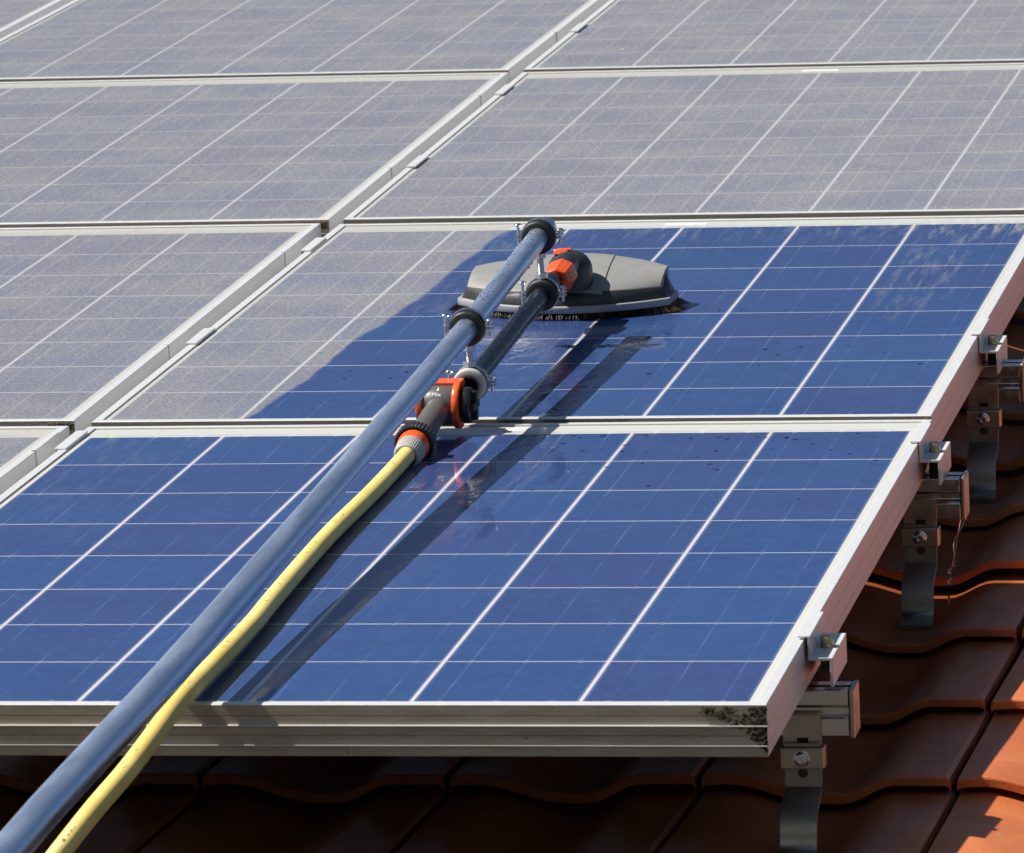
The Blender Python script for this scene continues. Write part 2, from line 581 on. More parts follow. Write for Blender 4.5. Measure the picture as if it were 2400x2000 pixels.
# ------------------------------------------------------------------ tiled roof
TW, TL, TU0, TV0, TN = 0.2525, 0.309, 0.140, 0.434, -0.175
def tile_profile(s):
    if s < .10: return -.0015 * (1 - s / .10)
    if s < .47: return -.0185 * (.5 - .5 * math.cos(math.pi * (s - .10) / .37))
    if s < .55: return -.0185
    if s < .76: return -.0185 * (.5 + .5 * math.cos(math.pi * (s - .55) / .21))
    return 0.0
def add_tile(mb, u0, v0):
    S = [.0, .008, .03, .06, .10, .14, .18, .22, .26, .30, .34, .38, .42, .47, .51, .55, .585, .62, .655, .69, .725, .76, .80, .88, .955, .972, .976]
    dn, tl, sk = (rnd() - .5) * .0022, (rnd() - .5) * .006, (rnd() - .5) * .003
    rows = [(.0025, -.0112), (0.0, -.0100), (0.0, -.0026), (.0008, -.0008), (.0024, 0.0), (.03, -.0016), (.12, -.0072), (.22, -.0138), (TL + .03, -.0205)]
    vs, n = [], len(S)
    for (dv, dz) in rows:
        for s in S:
            z = tile_profile(s)
            if s <= 0.0: z -= .003
            if s >= .972: z -= .0025 if s < .975 else .011
            nose = .010 * math.sin(math.pi * min(1, max(0, (s - .1) / .65))) if dv < .01 else 0
            vs.append((u0 + s * TW + sk * dv / TL, v0 + dv - nose * .35, TN + z + dz + dn + tl * (s - .5)))
    fs = []
    for j in range(len(rows) - 1):
        for i in range(n - 1):
            fs.append((j * n + i, j * n + i + 1, (j + 1) * n + i + 1, (j + 1) * n + i))
    # underside of the nose and thickness on the free side
    o = len(vs)
    for (dv, dz) in ((.0025, -.0112), (TL + .03, -.030)):
        for s in S:
            vs.append((u0 + s * TW, v0 + dv, TN + tile_profile(s) + dz - .001 + dn))
    for i in range(n - 1):
        fs.append((o + i + 1, o + i, o + n + i, o + n + i + 1))
    mb.add(vs, fs)
roof = MB()
for j in range(-1, 15):
    for i in range(-10, 1):
        add_tile(roof, TU0 + i * TW, TV0 + j * TL)
# battens / underlay sheet closing the roof below the tiles
roof.box(TU0 - 10 * TW, TU0 + 1 * TW - .01, TV0 - 1 * TL + .05, TV0 + 15 * TL, TN - .11, TN - .075)
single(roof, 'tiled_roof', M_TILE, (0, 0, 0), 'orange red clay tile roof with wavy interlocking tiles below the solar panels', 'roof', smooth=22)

# ------------------------------------------------------------------ solar panels
DEPTH = .0465
def frame_mesh():
    mb = MB()
    prof = [(LIPW, -.004), (LIPW, ZL - .0003), (LIPW - .0003, ZL), (.0006, ZL), (0, ZL - .0006),
            (0, -.0086), (.0008, -.0090), (.0008, -.0094), (0, -.0098), (0, -.0176), (-.0026, -.0178), (-.0026, -.0186), (0, -.0196),
            (0, -.0268), (.0008, -.0272), (.0008, -.0276), (0, -.0280), (0, -.0360), (-.0026, -.0362), (-.0026, -.0370), (0, -.0380),
            (0, ZL - DEPTH - .002), (.028, ZL - DEPTH - .002), (.028, ZL - DEPTH), (.0025, ZL - DEPTH), (.0025, -.004)]
    n = len(prof)
    crn = [(UL, VB, 1, 1), (UR, VB, -1, 1), (UR, VT, -1, -1), (UL, VT, 1, -1)]
    # the ledges stand out on the short faces only; along the long sides they are faint lines
    vs = [(cx + sx * (d * .12 if d < 0 or (d < .001 and z < -.005) else d), cy + sy * d, z) for (cx, cy, sx, sy) in crn for (d, z) in prof]
    for e in range(4):
        a, b = e * n, ((e + 1) % 4) * n
        for i in range(n):
            k = (i + 1) % n
            mb.cur = 1 if (e == 0 and 4 <= i <= 21 and i not in (9, 10, 17, 18)) else 0
            mb.f.append((a + i, b + i, b + k, a + k))
            mb.mi.append(mb.cur)
    mb.v = vs
    return mb
FRAME = frame_mesh()

BOUND = [(-.795, -.06), (-.781, .011), (-.774, .033), (-.769, .127), (-.758, .241), (-.757, .363), (-.756, .48), (-.742, .566), (-.739, .64), (-.737, .695),
         (-.730, .739), (-.729, .805), (-.729, .93), (-.728, .993), (-.720, 1.111), (-.719, 1.206), (-.712, 1.259), (-.700, 1.34)]
def sstep(a, b, x):
    x = max(0, min(1, (x - a) / (b - a)))
    return x * x * (3 - 2 * x)
def bound_u(v):
    for (u0, v0), (u1, v1) in zip(BOUND, BOUND[1:]):
        if v0 <= v <= v1:
            return u0 + (u1 - u0) * (v - v0) / (v1 - v0)
    return BOUND[0][0]
def blobd(u, v, pts):
    w = 0
    for (cu, cv, ru, rv, k) in pts:
        d = ((u - cu) / ru) ** 2 + ((v - cv) / rv) ** 2
        w = max(w, k * (1 - sstep(.45, 1.0, math.sqrt(d))))
    return w
WET_B = [(-.50, .30, .16, .42, 1.0), (-.45, .03, .15, .12, .9), (-.47, .52, .15, .22, .9), (-.36, .52, .06, .2, .6)]
WET_A = [(-.455, .86, .075, .16, .8), (-.425, .56, .05, .20, .7), (-.44, .16, .05, .22, .6), (-.41, 1.2, .08, .12, .5)]
def glass(kind):
    mb = MB()
    u0, u1, v0, v1 = UL + .004, UR - .004, VB + .004, VT - .004
    nu, nv = (98, 134) if kind else (2, 2)
    cl, rs, wt = [], [], []
    for j in range(nv + 1):
        for i in range(nu + 1):
            u, v = u0 + (u1 - u0) * i / nu, v0 + (v1 - v0) * j / nv
            mb.v.append((u, v, 0))
            if kind == 'B':
                cl.append(max(-1, min(2, .5 + (u - bound_u(v)) * 6)))
                r = sstep(1.08, 1.27, v) * (.35 + .5 * sstep(-.35, 0, u)) + .75 * sstep(1.17, 1.27, v) * sstep(-.20, -.10, u)
                r += .42 * blobd(u, v, [(-.10, .90, .07, .4, 1.0)]) + .25 * blobd(u, v, [(-.70, .75, .06, .2, 1), (-.69, 1.1, .05, .15, 1)])
                rs.append(min(1, r))
                wt.append(blobd(u, v, WET_B))
            elif kind == 'A':
                cl.append(1.6)
                rs.append(min(1, .22 * sstep(-.7, -.94, u) * sstep(.3, 1.2, v) + .35 * sstep(1.235, 1.264, v) * sstep(-.6, -.9, u)))
                wt.append(blobd(u, v, WET_A))
            else:
                cl.append(-1.0); rs.append(0.0); wt.append(0.0)
    w = nu + 1
    for j in range(nv):
        for i in range(nu):
            mb.f.append((j * w + i, j * w + i + 1, (j + 1) * w + i + 1, (j + 1) * w + i))
            mb.mi.append(0)
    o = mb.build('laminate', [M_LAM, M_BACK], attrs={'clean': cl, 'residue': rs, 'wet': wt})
    sd = o.modifiers.new('thickness', 'SOLIDIFY')
    sd.thickness = .0042
    sd.offset = -1
    sd.material_offset = 1
    sd.material_offset_rim = 1
    return o
def grow(pts, mat, name, parent, scale=.0016):
    mb = MB()
    for p in pts:
        k = scale * (.5 + rnd())
        mb.blob(p, k * (1 + rnd()), k * .7, k, .45, 5, 3)
    return mb.build(name, mat, parent)
def panel_matrix(o, a, b):
    x = Vector(a).normalized()
    z = x.cross(Vector(b)).normalized()
    y = z.cross(x)
    m = Matrix((x, y, z)).transposed().to_4x4()
    m.translation = Vector(o)
    return m
PM = {
 'A': ((.00846, 0, .01176), (1, .00616, -8e-05), (-.00616, 1, -.01242)),
 'B': ((-.00331, 1.36128, -.0049), (1, -.00015, 0), (.00015, 1, -.00208)),
 'C': ((-.00093, 2.71773, -.00363), (1, 7e-05, 0), (-7e-05, 1, .00295)),
 'D': ((-.00081, 4.06808, .00344), (1, -.00068, 0), (.00068, 1, .001)),
 'H': ((-.9945, .0045, .0088), (1, .003, 0), (-.003, 1, -.0110)),
 'E': ((-.99918, 1.37046, -.0049), (1, .0039, 0), (-.0039, 1, -.00208)),
 'F': ((-.99441, 2.71788, -.00363), (1, .00123, 0), (-.00123, 1, .00295)),
 'G': ((-.99733, 4.06645, .00344), (1, -.00544, 0), (.00544, 1, .001)),
 'I': ((-1.992, 4.066, .00344), (1, -.003, 0), (.003, 1, .001)),
}
LAB = {
 'A': 'freshly washed blue solar panel nearest the eaves, crossed by the pole and the yellow hose',
 'B': 'half cleaned solar panel with the brush head resting on its dark blue washed area',
 'C': 'dusty grey solar panel directly up the slope behind the brush head',
 'D': 'hazy dusty solar panel in the top row, right of the longer column gap',
 'H': 'corner of a dusty solar panel beside the washed front panel at the left picture edge',
 'E': 'dusty solar panel beside the half cleaned panel, across the gap with clamps',
 'F': 'dusty solar panel in the second row from the top, left of the column gap',
 'G': 'dusty solar panel in the top row between the two column gaps',
 'I': 'small visible corner of a dusty panel in the top left corner of the picture',
}
PG = 'framed solar panels laid in rows on the roof'
protoE = None
G_D = glass(None)
proto = root('solar_panel', (0, 0, 0), LAB['E'], 'solar panel', PG, panel_matrix(*PM['E']))
fr = FRAME.build('frame', [M_ALU, M_FACE], proto)
G_D.parent = proto
PANEL = {'E': proto}
for k in 'CDHFGI':
    PANEL[k] = copy_tree(proto, panel_matrix(*PM[k]), LAB[k], PG)
for k in 'AB':
    PANEL[k] = copy_tree(proto, panel_matrix(*PM[k]), LAB[k], PG, skip=('laminate',))
    gl = glass(k)
    gl.parent = PANEL[k]
for ch in PANEL['B'].children:
    if ch.name.startswith('laminate'):
        ch['label'] = 'glass half covered in grey dust and half wiped clean blue'
# serial labels in the white margin under the glass edge
for k, (lu, lv) in {'A': (-.456, 1.289), 'B': (-.470, 1.288), 'C': (-.474, 1.288)}.items():
    lb = MB().box(-.0285, .0285, -.009, .009, 0, .0003).build('serial_label', M_LABEL, PANEL[k])
    lb.location = (lu, lv, .0002)
# moss and grit at the lower right frame corners
pts = []
while len(pts) < 380:
    a = rnd() ** 2.2
    u = UR - .001 - a * .060
    zmax = -.036 * (1 - a) ** 1.6 - .006
    z = -.001 + zmax * rnd() ** 1.15
    if rnd() < a * .75: continue
    if math.sin(u * 260) + math.sin(u * 91 + z * 300) < -.5 and rnd() < .8: continue
    pts.append((u, VB - .0008, z))
mo = grow(pts, M_MOSS, 'moss', PANEL['A'], .0009)
for k in 'EBFG':
    pts = [(UR - .003 - abs(random.gauss(0, .016)), VB - .0008, -.002 - rnd() * .009) for _ in range(70)]
    grow(pts, M_GRIT, 'dirt_clump', PANEL[k], .0013)

# ------------------------------------------------------------------ mounting rails
RAILV = [(.287, 'front rail'), (1.227, 'second'), (1.867, 'third')]
rprof = [(-.0175, -.0010), (-.0165, 0), (-.0055, 0), (-.0055, -.010), (.0055, -.010), (.0055, 0), (.0165, 0), (.0175, -.0010),
         (.0175, -.045), (-.0175, -.045), (-.0175, -.0290), (-.0120, -.0240), (-.0120, -.0180), (-.0175, -.0150)]
RLAB = ['mounting rail whose capped end sticks out nearest the eaves', 'mounting rail with water dripping from its capped end', 'mounting rail with a capped end at the right picture edge']
rail0 = None
for i, (rv, _) in enumerate(RAILV):
    if rail0 is None:
        rail0 = root('mounting_rail', (.06, rv, -.0463), RLAB[0], 'rail', 'mounting rails under the panels')
        mb = MB()
        mb.prism(rprof, -2.1, -.0012, 'x')
        mb.build('rail_profile', M_RAIL, rail0, bevel=.0006)
        MB().box(0, .0048, -.0195, .0195, -.0472, .0012).build('end_cap', M_STEEL, rail0, bevel=.0016, bseg=3)
    else:
        copy_tree(rail0, Matrix.Translation((.06, rv, -.0463)), RLAB[i])

# ------------------------------------------------------------------ roof hooks
HLAB = ['roof hook strap and bolted clip nearest the eaves, below the first capped rail end',
        'roof hook with a dark strap below the dripping rail, middle of the three',
        'roof hook furthest up the slope, partly cut by the right picture edge']
hook0 = None
for i, (rv, _) in enumerate(RAILV):
    loc = (.0145, rv - .0178, -.0463)
    if hook0 is None:
        hook0 = root('roof_hook', loc, HLAB[0], 'roof hook', 'roof hooks carrying the rails')
        st = MB()
        path = [(-.0030, -.050), (-.0030, -.0925), (-.0036, -.0952), (-.0062, -.0972), (-.033, -.1075), (-.0415, -.1125), (-.0460, -.1195), (-.0485, -.1300), (-.0500, -.1385), (-.0560, -.1455), (-.080, -.1510)]
        th = .0052
        vs, n = [], len(path)
        for (j, (pv, pn)) in enumerate(path):
            a, b = Vector(path[max(j - 1, 0)]), Vector(path[min(j + 1, n - 1)])
            d = (b - a).normalized()
            nn = Vector((d.y, -d.x)) * th
            for (uu, q) in ((-.0175, 0), (.0175, 0), (.0175, 1), (-.0175, 1)):
                vs.append((uu, pv + nn.x * q, pn + nn.y * q))
        fs = [(j * 4 + e, j * 4 + (e + 1) % 4, j * 4 + 4 + (e + 1) % 4, j * 4 + 4 + e) for j in range(n - 1) for e in range(4)]
        fs += [(0, 1, 2, 3), tuple((n - 1) * 4 + e for e in (3, 2, 1, 0))]
        st.add(vs, fs)
        st.build('strap', M_STRAP, hook0, smooth=50, bevel=.0007)
        pl = MB()
        # slotted plate hanging from the rail, with its slot left open
        pl.box(-.0185, -.0055, -.0036, 0, -.064, -.027)
        pl.box(.0055, .0180, -.0036, 0, -.064, -.027)
        pl.box(-.0055, .0055, -.0036, 0, -.0455, -.027)
        pl.box(-.0185, .0180, -.0036, .0, -.027, -.0235)
        pl.build('slotted_plate', M_STEEL, hook0)
        MB().box(-.0057, .0057, .0004, .0016, -.064, -.044).build('slot', M_DARKIN, hook0)
        cp = MB()
        cp.box(-.0205, .0205, -.0122, -.0094, -.0745, -.0535)
        cp.box(.0180, .0212, -.0094, .006, -.0745, -.0535)
        cp.box(-.0212, -.0180, -.0094, .006, -.0745, -.0535)
        cp.build('clip', M_STEEL, hook0, bevel=.0012)
        bo = MB()
        bo.rev((.0, -.0122, -.0640), (0, -1, 0), [(0, .0082), (.0008, .0082), (.0010, .0072), (.0014, .0066), (.0042, .0058), (.0046, .0050), (.0046, .0030), (.0020, .0026)], 24)
        bo.build('bolt', M_ZINC, hook0, smooth=40)
        sl = MB()
        sl.rev((.0, -.0086, -.0790), (0, -1, 0), [(0, .0048), (.0004, .0048)], 20)
        sl.build('slot_hole', M_DARKIN, hook0)
    else:
        copy_tree(hook0, Matrix.Translation(loc), HLAB[i])

# ------------------------------------------------------------------ end clamps on the outer frame
CLAB = ['silver end clamp gripping the washed front panel near its mossy corner',
        'silver end clamp near the top of the washed front panel, above the dripping rail',
        'silver end clamp on the half cleaned panel beside the right picture edge']
ec0 = None
for i, (cu, cv, cz) in enumerate([(.0265, .287, .0105), (.0182, 1.231, -.0022), (.0140, 1.867, -.0054)]):
    mt = Matrix.Translation((cu, cv, cz + ZL))
    if ec0 is None:
        ec0 = root('end_clamp', (0, 0, 0), CLAB[0], 'clamp', 'end clamps along the outer panel edge', mt)
        p = [(-.0095, .0022), (.0028, .0022), (.0028, -.0190), (.0235, -.0190), (.0235, -.0475), (.0207, -.0475), (.0207, -.0220), (.0002, -.0220), (.0002, .0002), (-.0095, .0002)]
        mb = MB().prism(p, -.049, .049, 'y')
        mb.build('clamp_profile', M_ALU, ec0, bevel=.0005)
        bo = MB()
        bo.rev((.0125, -.004, -.0190), (0, 0, 1), [(0, .0078), (.0006, .0078), (.0008, .0066), (.0098, .0066), (.0104, .0061), (.0104, .0036), (.0060, .0034)], 28)
        bo.build('bolt', M_BRASSY, ec0, smooth=40)
        sp = MB().box(.0035, .0200, .010, .040, -.0465, -.0225)
        sp.build('cavity_dark_fill', M_BLACK, ec0)  # added black fill standing in for the clamp's dark open cavity
    else:
        copy_tree(ec0, mt, CLAB[i])

# ------------------------------------------------------------------ middle clamps in the gap between the columns
MCL = ['U shaped middle clamp nearest the eaves, beside the washed front panel corner',
       'U shaped middle clamp beside the lower half of the half cleaned panel',
       'U shaped middle clamp in the gap just below the second cross joint',
       'U shaped middle clamp beside the lower half of the dusty panel behind the brush',
       'U shaped middle clamp just below the third cross joint of the column gap',
       'U shaped middle clamp furthest up the slope, in the top row gap']
mc0 = None
for i, (cv, cz, cu) in enumerate([(1.227, -.0035, -.9645), (1.860, -.0060, -.9690), (2.513, -.0074, -.9690), (3.170, -.0022, -.9665), (3.850, -.0004, -.9665), (4.510, .0040, -.9670)]):
    lp, rp = ('H', 'A') if i < 1 else ('E', 'B') if i < 3 else ('F', 'C') if i < 5 else ('G', 'D')
    wall = (panel_matrix(*PM[lp]) @ Vector((UR, cv - PM[lp][0][1], 0))).x     # outer face of the left panel
    cu = wall + .0119
    mt = Matrix.Translation((cu, cv, cz + ZL))
    if mc0 is None:
        mc0 = root('middle_clamp', (0, 0, 0), MCL[0], 'clamp', 'middle clamps in the column gap', mt)
        w, f = .0117, .0125
        p = [(-w - .0065, .0012), (-w + .0012, .0012), (-w + .0012, -.0300), (w - .0016, -.0300), (w - .0016, .0026), (w + f - .001, .0026), (w + f, .0020), (w + f, .0003),
             (w, .0003), (w, -.0322), (-w, -.0322), (-w, .0003), (-w - .0065, .0003)]
        MB().prism(p, -.049, .049, 'y').build('clamp_profile', M_ALU, mc0, bevel=.0007)
        bo = MB()
        bo.rev((0, 0, -.030), (0, 0, 1), [(0, .0060), (.0075, .0060), (.0082, .0054), (.0082, .0030), (.0045, .0028)], 24)
        bo.build('bolt', M_ZINC, mc0, smooth=40)
    else:
        copy_tree(mc0, mt, MCL[i])

# ------------------------------------------------------------------ wash brush on its pole
BO = Vector((-.525, 2.035, -.006))
LIFT = .0046
wb = root('wash_brush', BO, 'grey and black wash brush with orange joint, clamped to a long shiny pole', 'brush')
def L(u, v, n):
    return Vector((u, v, n)) - BO
def smoothpath(pts, per=8):
    out = []
    P = [Vector(p) for p in pts]
    for i in range(len(P) - 1):
        p0, p1, p2, p3 = P[max(i - 1, 0)], P[i], P[i + 1], P[min(i + 2, len(P) - 1)]
        for k in range(per):
            t = k / per
            out.append(.5 * ((2 * p1) + (p2 - p0) * t + (2 * p0 - 5 * p1 + 4 * p2 - p3) * t * t + (3 * p1 - p0 - 3 * p2 + p3) * t ** 3))
    out.append(P[-1])
    return out
POLE = [(-.440, -1.75, .135), (-.4560, -1.25, .1065), (-.4700, -.8700, .0845), (-.4870, -.5800, .0733), (-.4945, -.3900, .0688), (-.5008, -.1116, .0668), (-.5050, .25, .0728), (-.5055, .55, .0808),
        (-.5075, .862, .0905), (-.5080, 1.10, .0985), (-.5072, 1.317, .1075), (-.5080, 1.55, .1186), (-.5092, 1.78, .1300), (-.5095, 1.815, .1317)]
pp = smoothpath([L(*p) for p in POLE], 8)
pr = []
for p in pp:
    v = p.y + BO.y
    pr.append(.0154 - .0026 * sstep(-.6, 1.3, v))
MB().tube(pp, pr, 40).build('pole', M_POLE, wb, smooth=60)
def on_pole(v):
    y = v - BO.y
    for a, b in zip(pp, pp[1:]):
        if a.y <= y <= b.y:
            t = (y - a.y) / (b.y - a.y)
            return a.lerp(b, t), (b - a).normalized()
    return pp[-1], (pp[-1] - pp[-2]).normalized()
# end plug of the pole
pc, pdir = pp[-1], (pp[-1] - pp[-4]).normalized()
MB().rev(pc, pdir, [(-.002, .0132), (.010, .0134), (.020, .0128), (.026, .0100), (.028, .004)], 36).build('end_plug', M_ZINC, wb, smooth=50)
# water-fed tube below the pole
TB0, TB1 = L(-.5065, 1.300, .0424), L(-.5085, 1.885, .0632)
tdir = (TB1 - TB0).normalized()
def on_tube(v):
    t = (v - BO.y - TB0.y) / (TB1.y - TB0.y)
    return TB0.lerp(TB1, t)
MB().tube([TB0.lerp(TB1, i / 12) for i in range(13)], .0116, 36).build('water_tube', M_TUBE, wb, smooth=60)

def ring_clamp(c, d, rin, rout, rubber, side_left=True):
    c = Vector(c)
    mb = MB()
    prof = [(-.0095, rin), (-.0095, rout - .003), (-.0085, rout - .0008), (-.0065, rout), (-.004, rout), (-.003, rout - .002), (.003, rout - .002), (.004, rout), (.0065, rout), (.0085, rout - .0008), (.0095, rin)]
    mb.rev(c, d, prof, 44, cap=False)
    k = mb.build('ring_clamp', rubber, wb, smooth=45)
    bd = MB()
    bd.rev(c, d, [(.0005, rout - .001), (.0005, rout + .0012), (.0085, rout + .0012), (.0085, rout - .001)], 44, cap=False)
    up = Vector((0, 0, 1))
    sd = d.cross(up).normalized()
    for sg in (-1, 1):
        b0 = c + sd * sg * (rout + .0035) + d * .004
        m = Matrix.Translation(b0)
        bd.box(-.0055, .0055, -.006, .006, .0010, .0026, m)
        bd.box(-.0055, .0055, -.006, .006, -.0032, -.0016, m)
    bd.build('metal_band', M_ZINC, k, smooth=40)
    for sg in (-1, 1):
        b0 = c + sd * sg * (rout + .0050) + d * .004
        h = .0125 if sg < 0 else .006
        sw = MB().rev(b0 + up * h, up, [(-.030 if sg < 0 else -.016, .0018), (0, .0018), (0, .0044), (.0016, .0046), (.0030, .0036), (.0034, .002)], 18)
        sw.build('screw', M_ZINC, k, smooth=40)
    return k
def rod(c0, c1):
    c0, c1 = Vector(c0), Vector(c1)
    ax = (c1 - c0)
    ln = ax.length
    prof = []
    nth = int(ln / .0011)
    for i in range(nth):
        prof += [(i * ln / nth, .0042), ((i + .5) * ln / nth, .0036)]
    mb = MB().rev(c0, ax, prof, 18)
    r = mb.build('threaded_rod', M_ZINC, wb, smooth=70)
    nt = MB()
    nt.rev(c0, ax, [(0, .0072), (.0005, .0080), (.0060, .0080), (.0065, .0072)], 6)
    nt.rev(c0, ax, [(ln - .0065, .0072), (ln - .006, .0080), (ln - .0005, .0080), (ln, .0072)], 6)
    nt.build('hex_nut', M_ZINC, r)
for (v, rub) in ((1.78, M_RUBBER), (1.317, M_RUBGREY)):
    a, da = on_pole(v)
    b = on_tube(v)
    ring_clamp(a, da, .0130, .0205, M_RUBBER)
    ring_clamp(b, tdir, .0118, .0195, rub)
    m0 = b + Vector((0, .002, .0195))
    m1 = a + Vector((0, .002, -.0200))
    rod(m0, m1)

# brush head
HY = rad(-3.5)
def head(x, y, z):
    c, s_ = math.cos(HY), math.sin(HY)
    return Vector((x * c - y * s_, x * s_ + y * c, z + LIFT))
HA = .1345
def vfront(t): return -.080 + .060 * abs(t) ** 2.1
def vback(t): return .082 - .056 * abs(t) ** 2.0
def loft(mb, t0, t1, n, sect):
    vs, fs = [], []
    m = None
    for i in range(n + 1):
        t = t0 + (t1 - t0) * i / n
        sec = sect(t)
        m = len(sec)
        vs += [head(*p) for p in sec]
    for i in range(n):
        for k in range(m):
            q = (k + 1) % m
            fs.append((i * m + k, (i + 1) * m + k, (i + 1) * m + q, i * m + q))
    fs.append(tuple(range(m)))
    fs.append(tuple(n * m + m - 1 - k for k in range(m)))
    mb.add(vs, fs)
def hz(t, q):
    """top height across the depth q (0 front .. 1 back)"""
    e = 1 - .28 * abs(t) ** 2.2
    return (0.0300 + .0185 * q ** .9 + .004 * math.sin(math.pi * q)) * (.86 + .14 * e) * (1 - .34 * sstep(.950, 1.0, abs(t)) ** 2) - .0025 * abs(t) ** 3 + .0028 * (1 - t * t) * q
def sec_cover(t, grow_=0.0, lo=.0125):
    x = t * HA * .965
    a, b = vfront(t), vback(t)
    pts = [(x, a + .001, lo), (x, a + .001, lo + .003), (x, a + .0065, hz(t, 0) - .0022 + grow_), (x, a + .0085, hz(t, 0) + grow_)]
    for q in (.2, .4, .6, .8, .93):
        pts.append((x, a + .0085 + (b - a - .015) * q, hz(t, q) + grow_))
    pts += [(x, b - .0045, hz(t, 1) - .003 + grow_), (x, b, lo + .004), (x, b, lo)]
    return pts
def sec_dark(t):
    x = t * HA * .972
    a, b = vfront(t), vback(t)
    return [(x, a - .0004, .0125), (x, a - .0004, .0160), (x, a + .0056, hz(t, 0) - .0018), (x, a + .0076, hz(t, 0) - .0004), (x, a + .02, hz(t, 0) - .003),
            (x, b - .02, hz(t, 1) - .006), (x, b + .0008, .017), (x, b + .0008, .0125)]
mb = MB(); loft(mb, -1, 1, 44, sec_dark)
bh = mb.build('brush_head', M_DARK, wb, smooth=40, bevel=.0008)
def sec_top(t):
    x = t * HA * .972
    a, b = vfront(t) + .0078, vback(t) - .002
    p = [(x, a, hz(t, 0) - .006)]
    for q in (0, .02, .2, .4, .6, .8, .95, 1):
        p.append((x, a + (b - a) * q, hz(t, q) + (0 if q > 0 and q < 1 else -.0012)))
    p.append((x, b, hz(t, 1) - .012))
    return p
mb = MB(); loft(mb, -.952, .952, 44, sec_top)
mb.build('cover', M_GREYTOP, bh, smooth=35, bevel=.0008)
def sec_mid(t):
    w = .40 + .02
    x = t * HA
    a, b = vfront(t) + .0072, vback(t) - .0015
    # side edges of the raised middle lean outwards towards the front
    p = [(x * 1.12, a, hz(t, 0) - .006)]
    for q in (0, .02, .2, .4, .6, .8, .95, 1):
        p.append((x * (1.13 - .26 * q), a + (b - a) * q, hz(t, q) + .0014 + (0 if 0 < q < 1 else -.0012)))
    p.append((x * .87, b, hz(t, 1) - .012))
    return p
mb = MB(); loft(mb, -.40, .40, 20, sec_mid)
mb.build('raised_centre', M_GREYTOP, bh, smooth=35, bevel=.0006)
def sec_trim(t):
    x = t * HA * 1.012
    a, b = vfront(t) - .0032, vback(t) + .0032
    return [(x, a + .0008, .0040), (x, a, .0052), (x, a, .0120), (x, a + .0010, .0132), (x, b - .001, .0132), (x, b, .0120), (x, b, .0052), (x, b - .0008, .0040)]
mb = MB(); loft(mb, -1, 1, 44, sec_trim)
mb.build('trim', M_TRIM, bh, smooth=40, bevel=.0010)
# bristles
mb = MB()
def strand(p0, p1, p2, w):
    p0, p1, p2 = map(Vector, (p0, p1, p2))
    side = (p2 - p0).cross(Vector((0, 0, 1)))
    side = (side if side.length > 1e-6 else Vector((1, 0, 0))).normalized()
    oth = Vector((0, 0, 1)).cross(side)
    vs = []
    for p, k in ((p0, 1), (p1, .9)):
        for q in range(3):
            an = q * 2.0944
            vs.append(p + (side * math.cos(an) + oth * math.sin(an)) * w * k)
    vs.append(p2)
    mb.add(vs, [(0, 1, 4, 3), (1, 2, 5, 4), (2, 0, 3, 5), (3, 4, 6), (4, 5, 6), (5, 3, 6)])
for i in range(4600):
    t = random.uniform(-1, 1)
    if rnd() < .34: t = math.copysign(1 - abs(random.gauss(0, .05)), t)
    t = max(-1, min(1, t))
    q = rnd() ** 1.6 if rnd() < .75 else 1 - rnd() * .3
    a, b = vfront(t) + .002, vback(t) - .002
    x, y = t * HA * .985, a + (b - a) * q
    ox = math.copysign(max(0, abs(t) - .74) / .26, t) * random.uniform(.008, .021)
    oy = (1 - 2 * q) * -random.uniform(.002, .006) - (.005 if q < .15 else 0)
    ox += random.gauss(0, .0022); oy += random.gauss(0, .0018)
    zt = .0006 + rnd() * .0010 - LIFT
    strand(head(x, y, .0068), head(x + ox * .45, y + oy * .45, .0028), head(x + ox, y + oy, zt), .00045)
mb.build('bristles', M_BRISTLE, bh)
MB().box(-HA * .93, HA * .93, -.012, .030, .0008, .0065).build('bristle_block', M_DARKIN, bh)
# swivel dome, neck, orange collar and button
DC = L(-.5110, 1.985, .058)
mb = MB()
mb.rev(DC + Vector((0, 0, -.012)), (0, .05, 1), [(-.016, .0280), (.0, .0280), (.010, .0274), (.016, .0255), (.022, .0215), (.0265, .0160), (.0295, .009), (.0303, .003)], 40)
for k in range(len(mb.v)):
    p = Vector(mb.v[k]) - DC
    mb.v[k] = tuple(DC + Vector((p.x * 1.0, p.y * 1.35, p.z)))
dome = mb.build('swivel_dome', M_DARK, bh, smooth=60)
nb0 = on_tube(1.885)
mb = MB().rev(nb0, tdir, [(-.012, .0128), (.0, .0142), (.030, .0160), (.05, .0160), (.07, .0150)], 36)
mb.build('neck', M_DARK, bh, smooth=60)
cc = on_tube(1.858) + Vector((.003, 0, -.0015))
mb = MB()
seg = 48
prof = [(0, .0135), (.001, .0150), (.012, .0174), (.030, .0188), (.040, .0188), (.046, .0178), (.048, .0150)]
mb.rev(cc, tdir, prof, seg)
e = len(mb.v)
for k in range(len(mb.v)):
    j, i = divmod(k, seg)
    ph = (i * 8 / seg) % 1
    if 0 < j < 6 and ph < .2:
        p = Vector(mb.v[k]); c0 = cc + tdir * prof[j][0]
        mb.v[k] = tuple(c0 + (p - c0) * 1.055)
mb.build('collar', M_ORANGE, bh, smooth=28, bevel=.0005)
bt = MB()
m = Matrix.Translation(L(-.5190, 1.985, .0765)) @ Matrix.Rotation(rad(-14), 4, 'X') @ Matrix.Rotation(rad(-4), 4, 'Z')
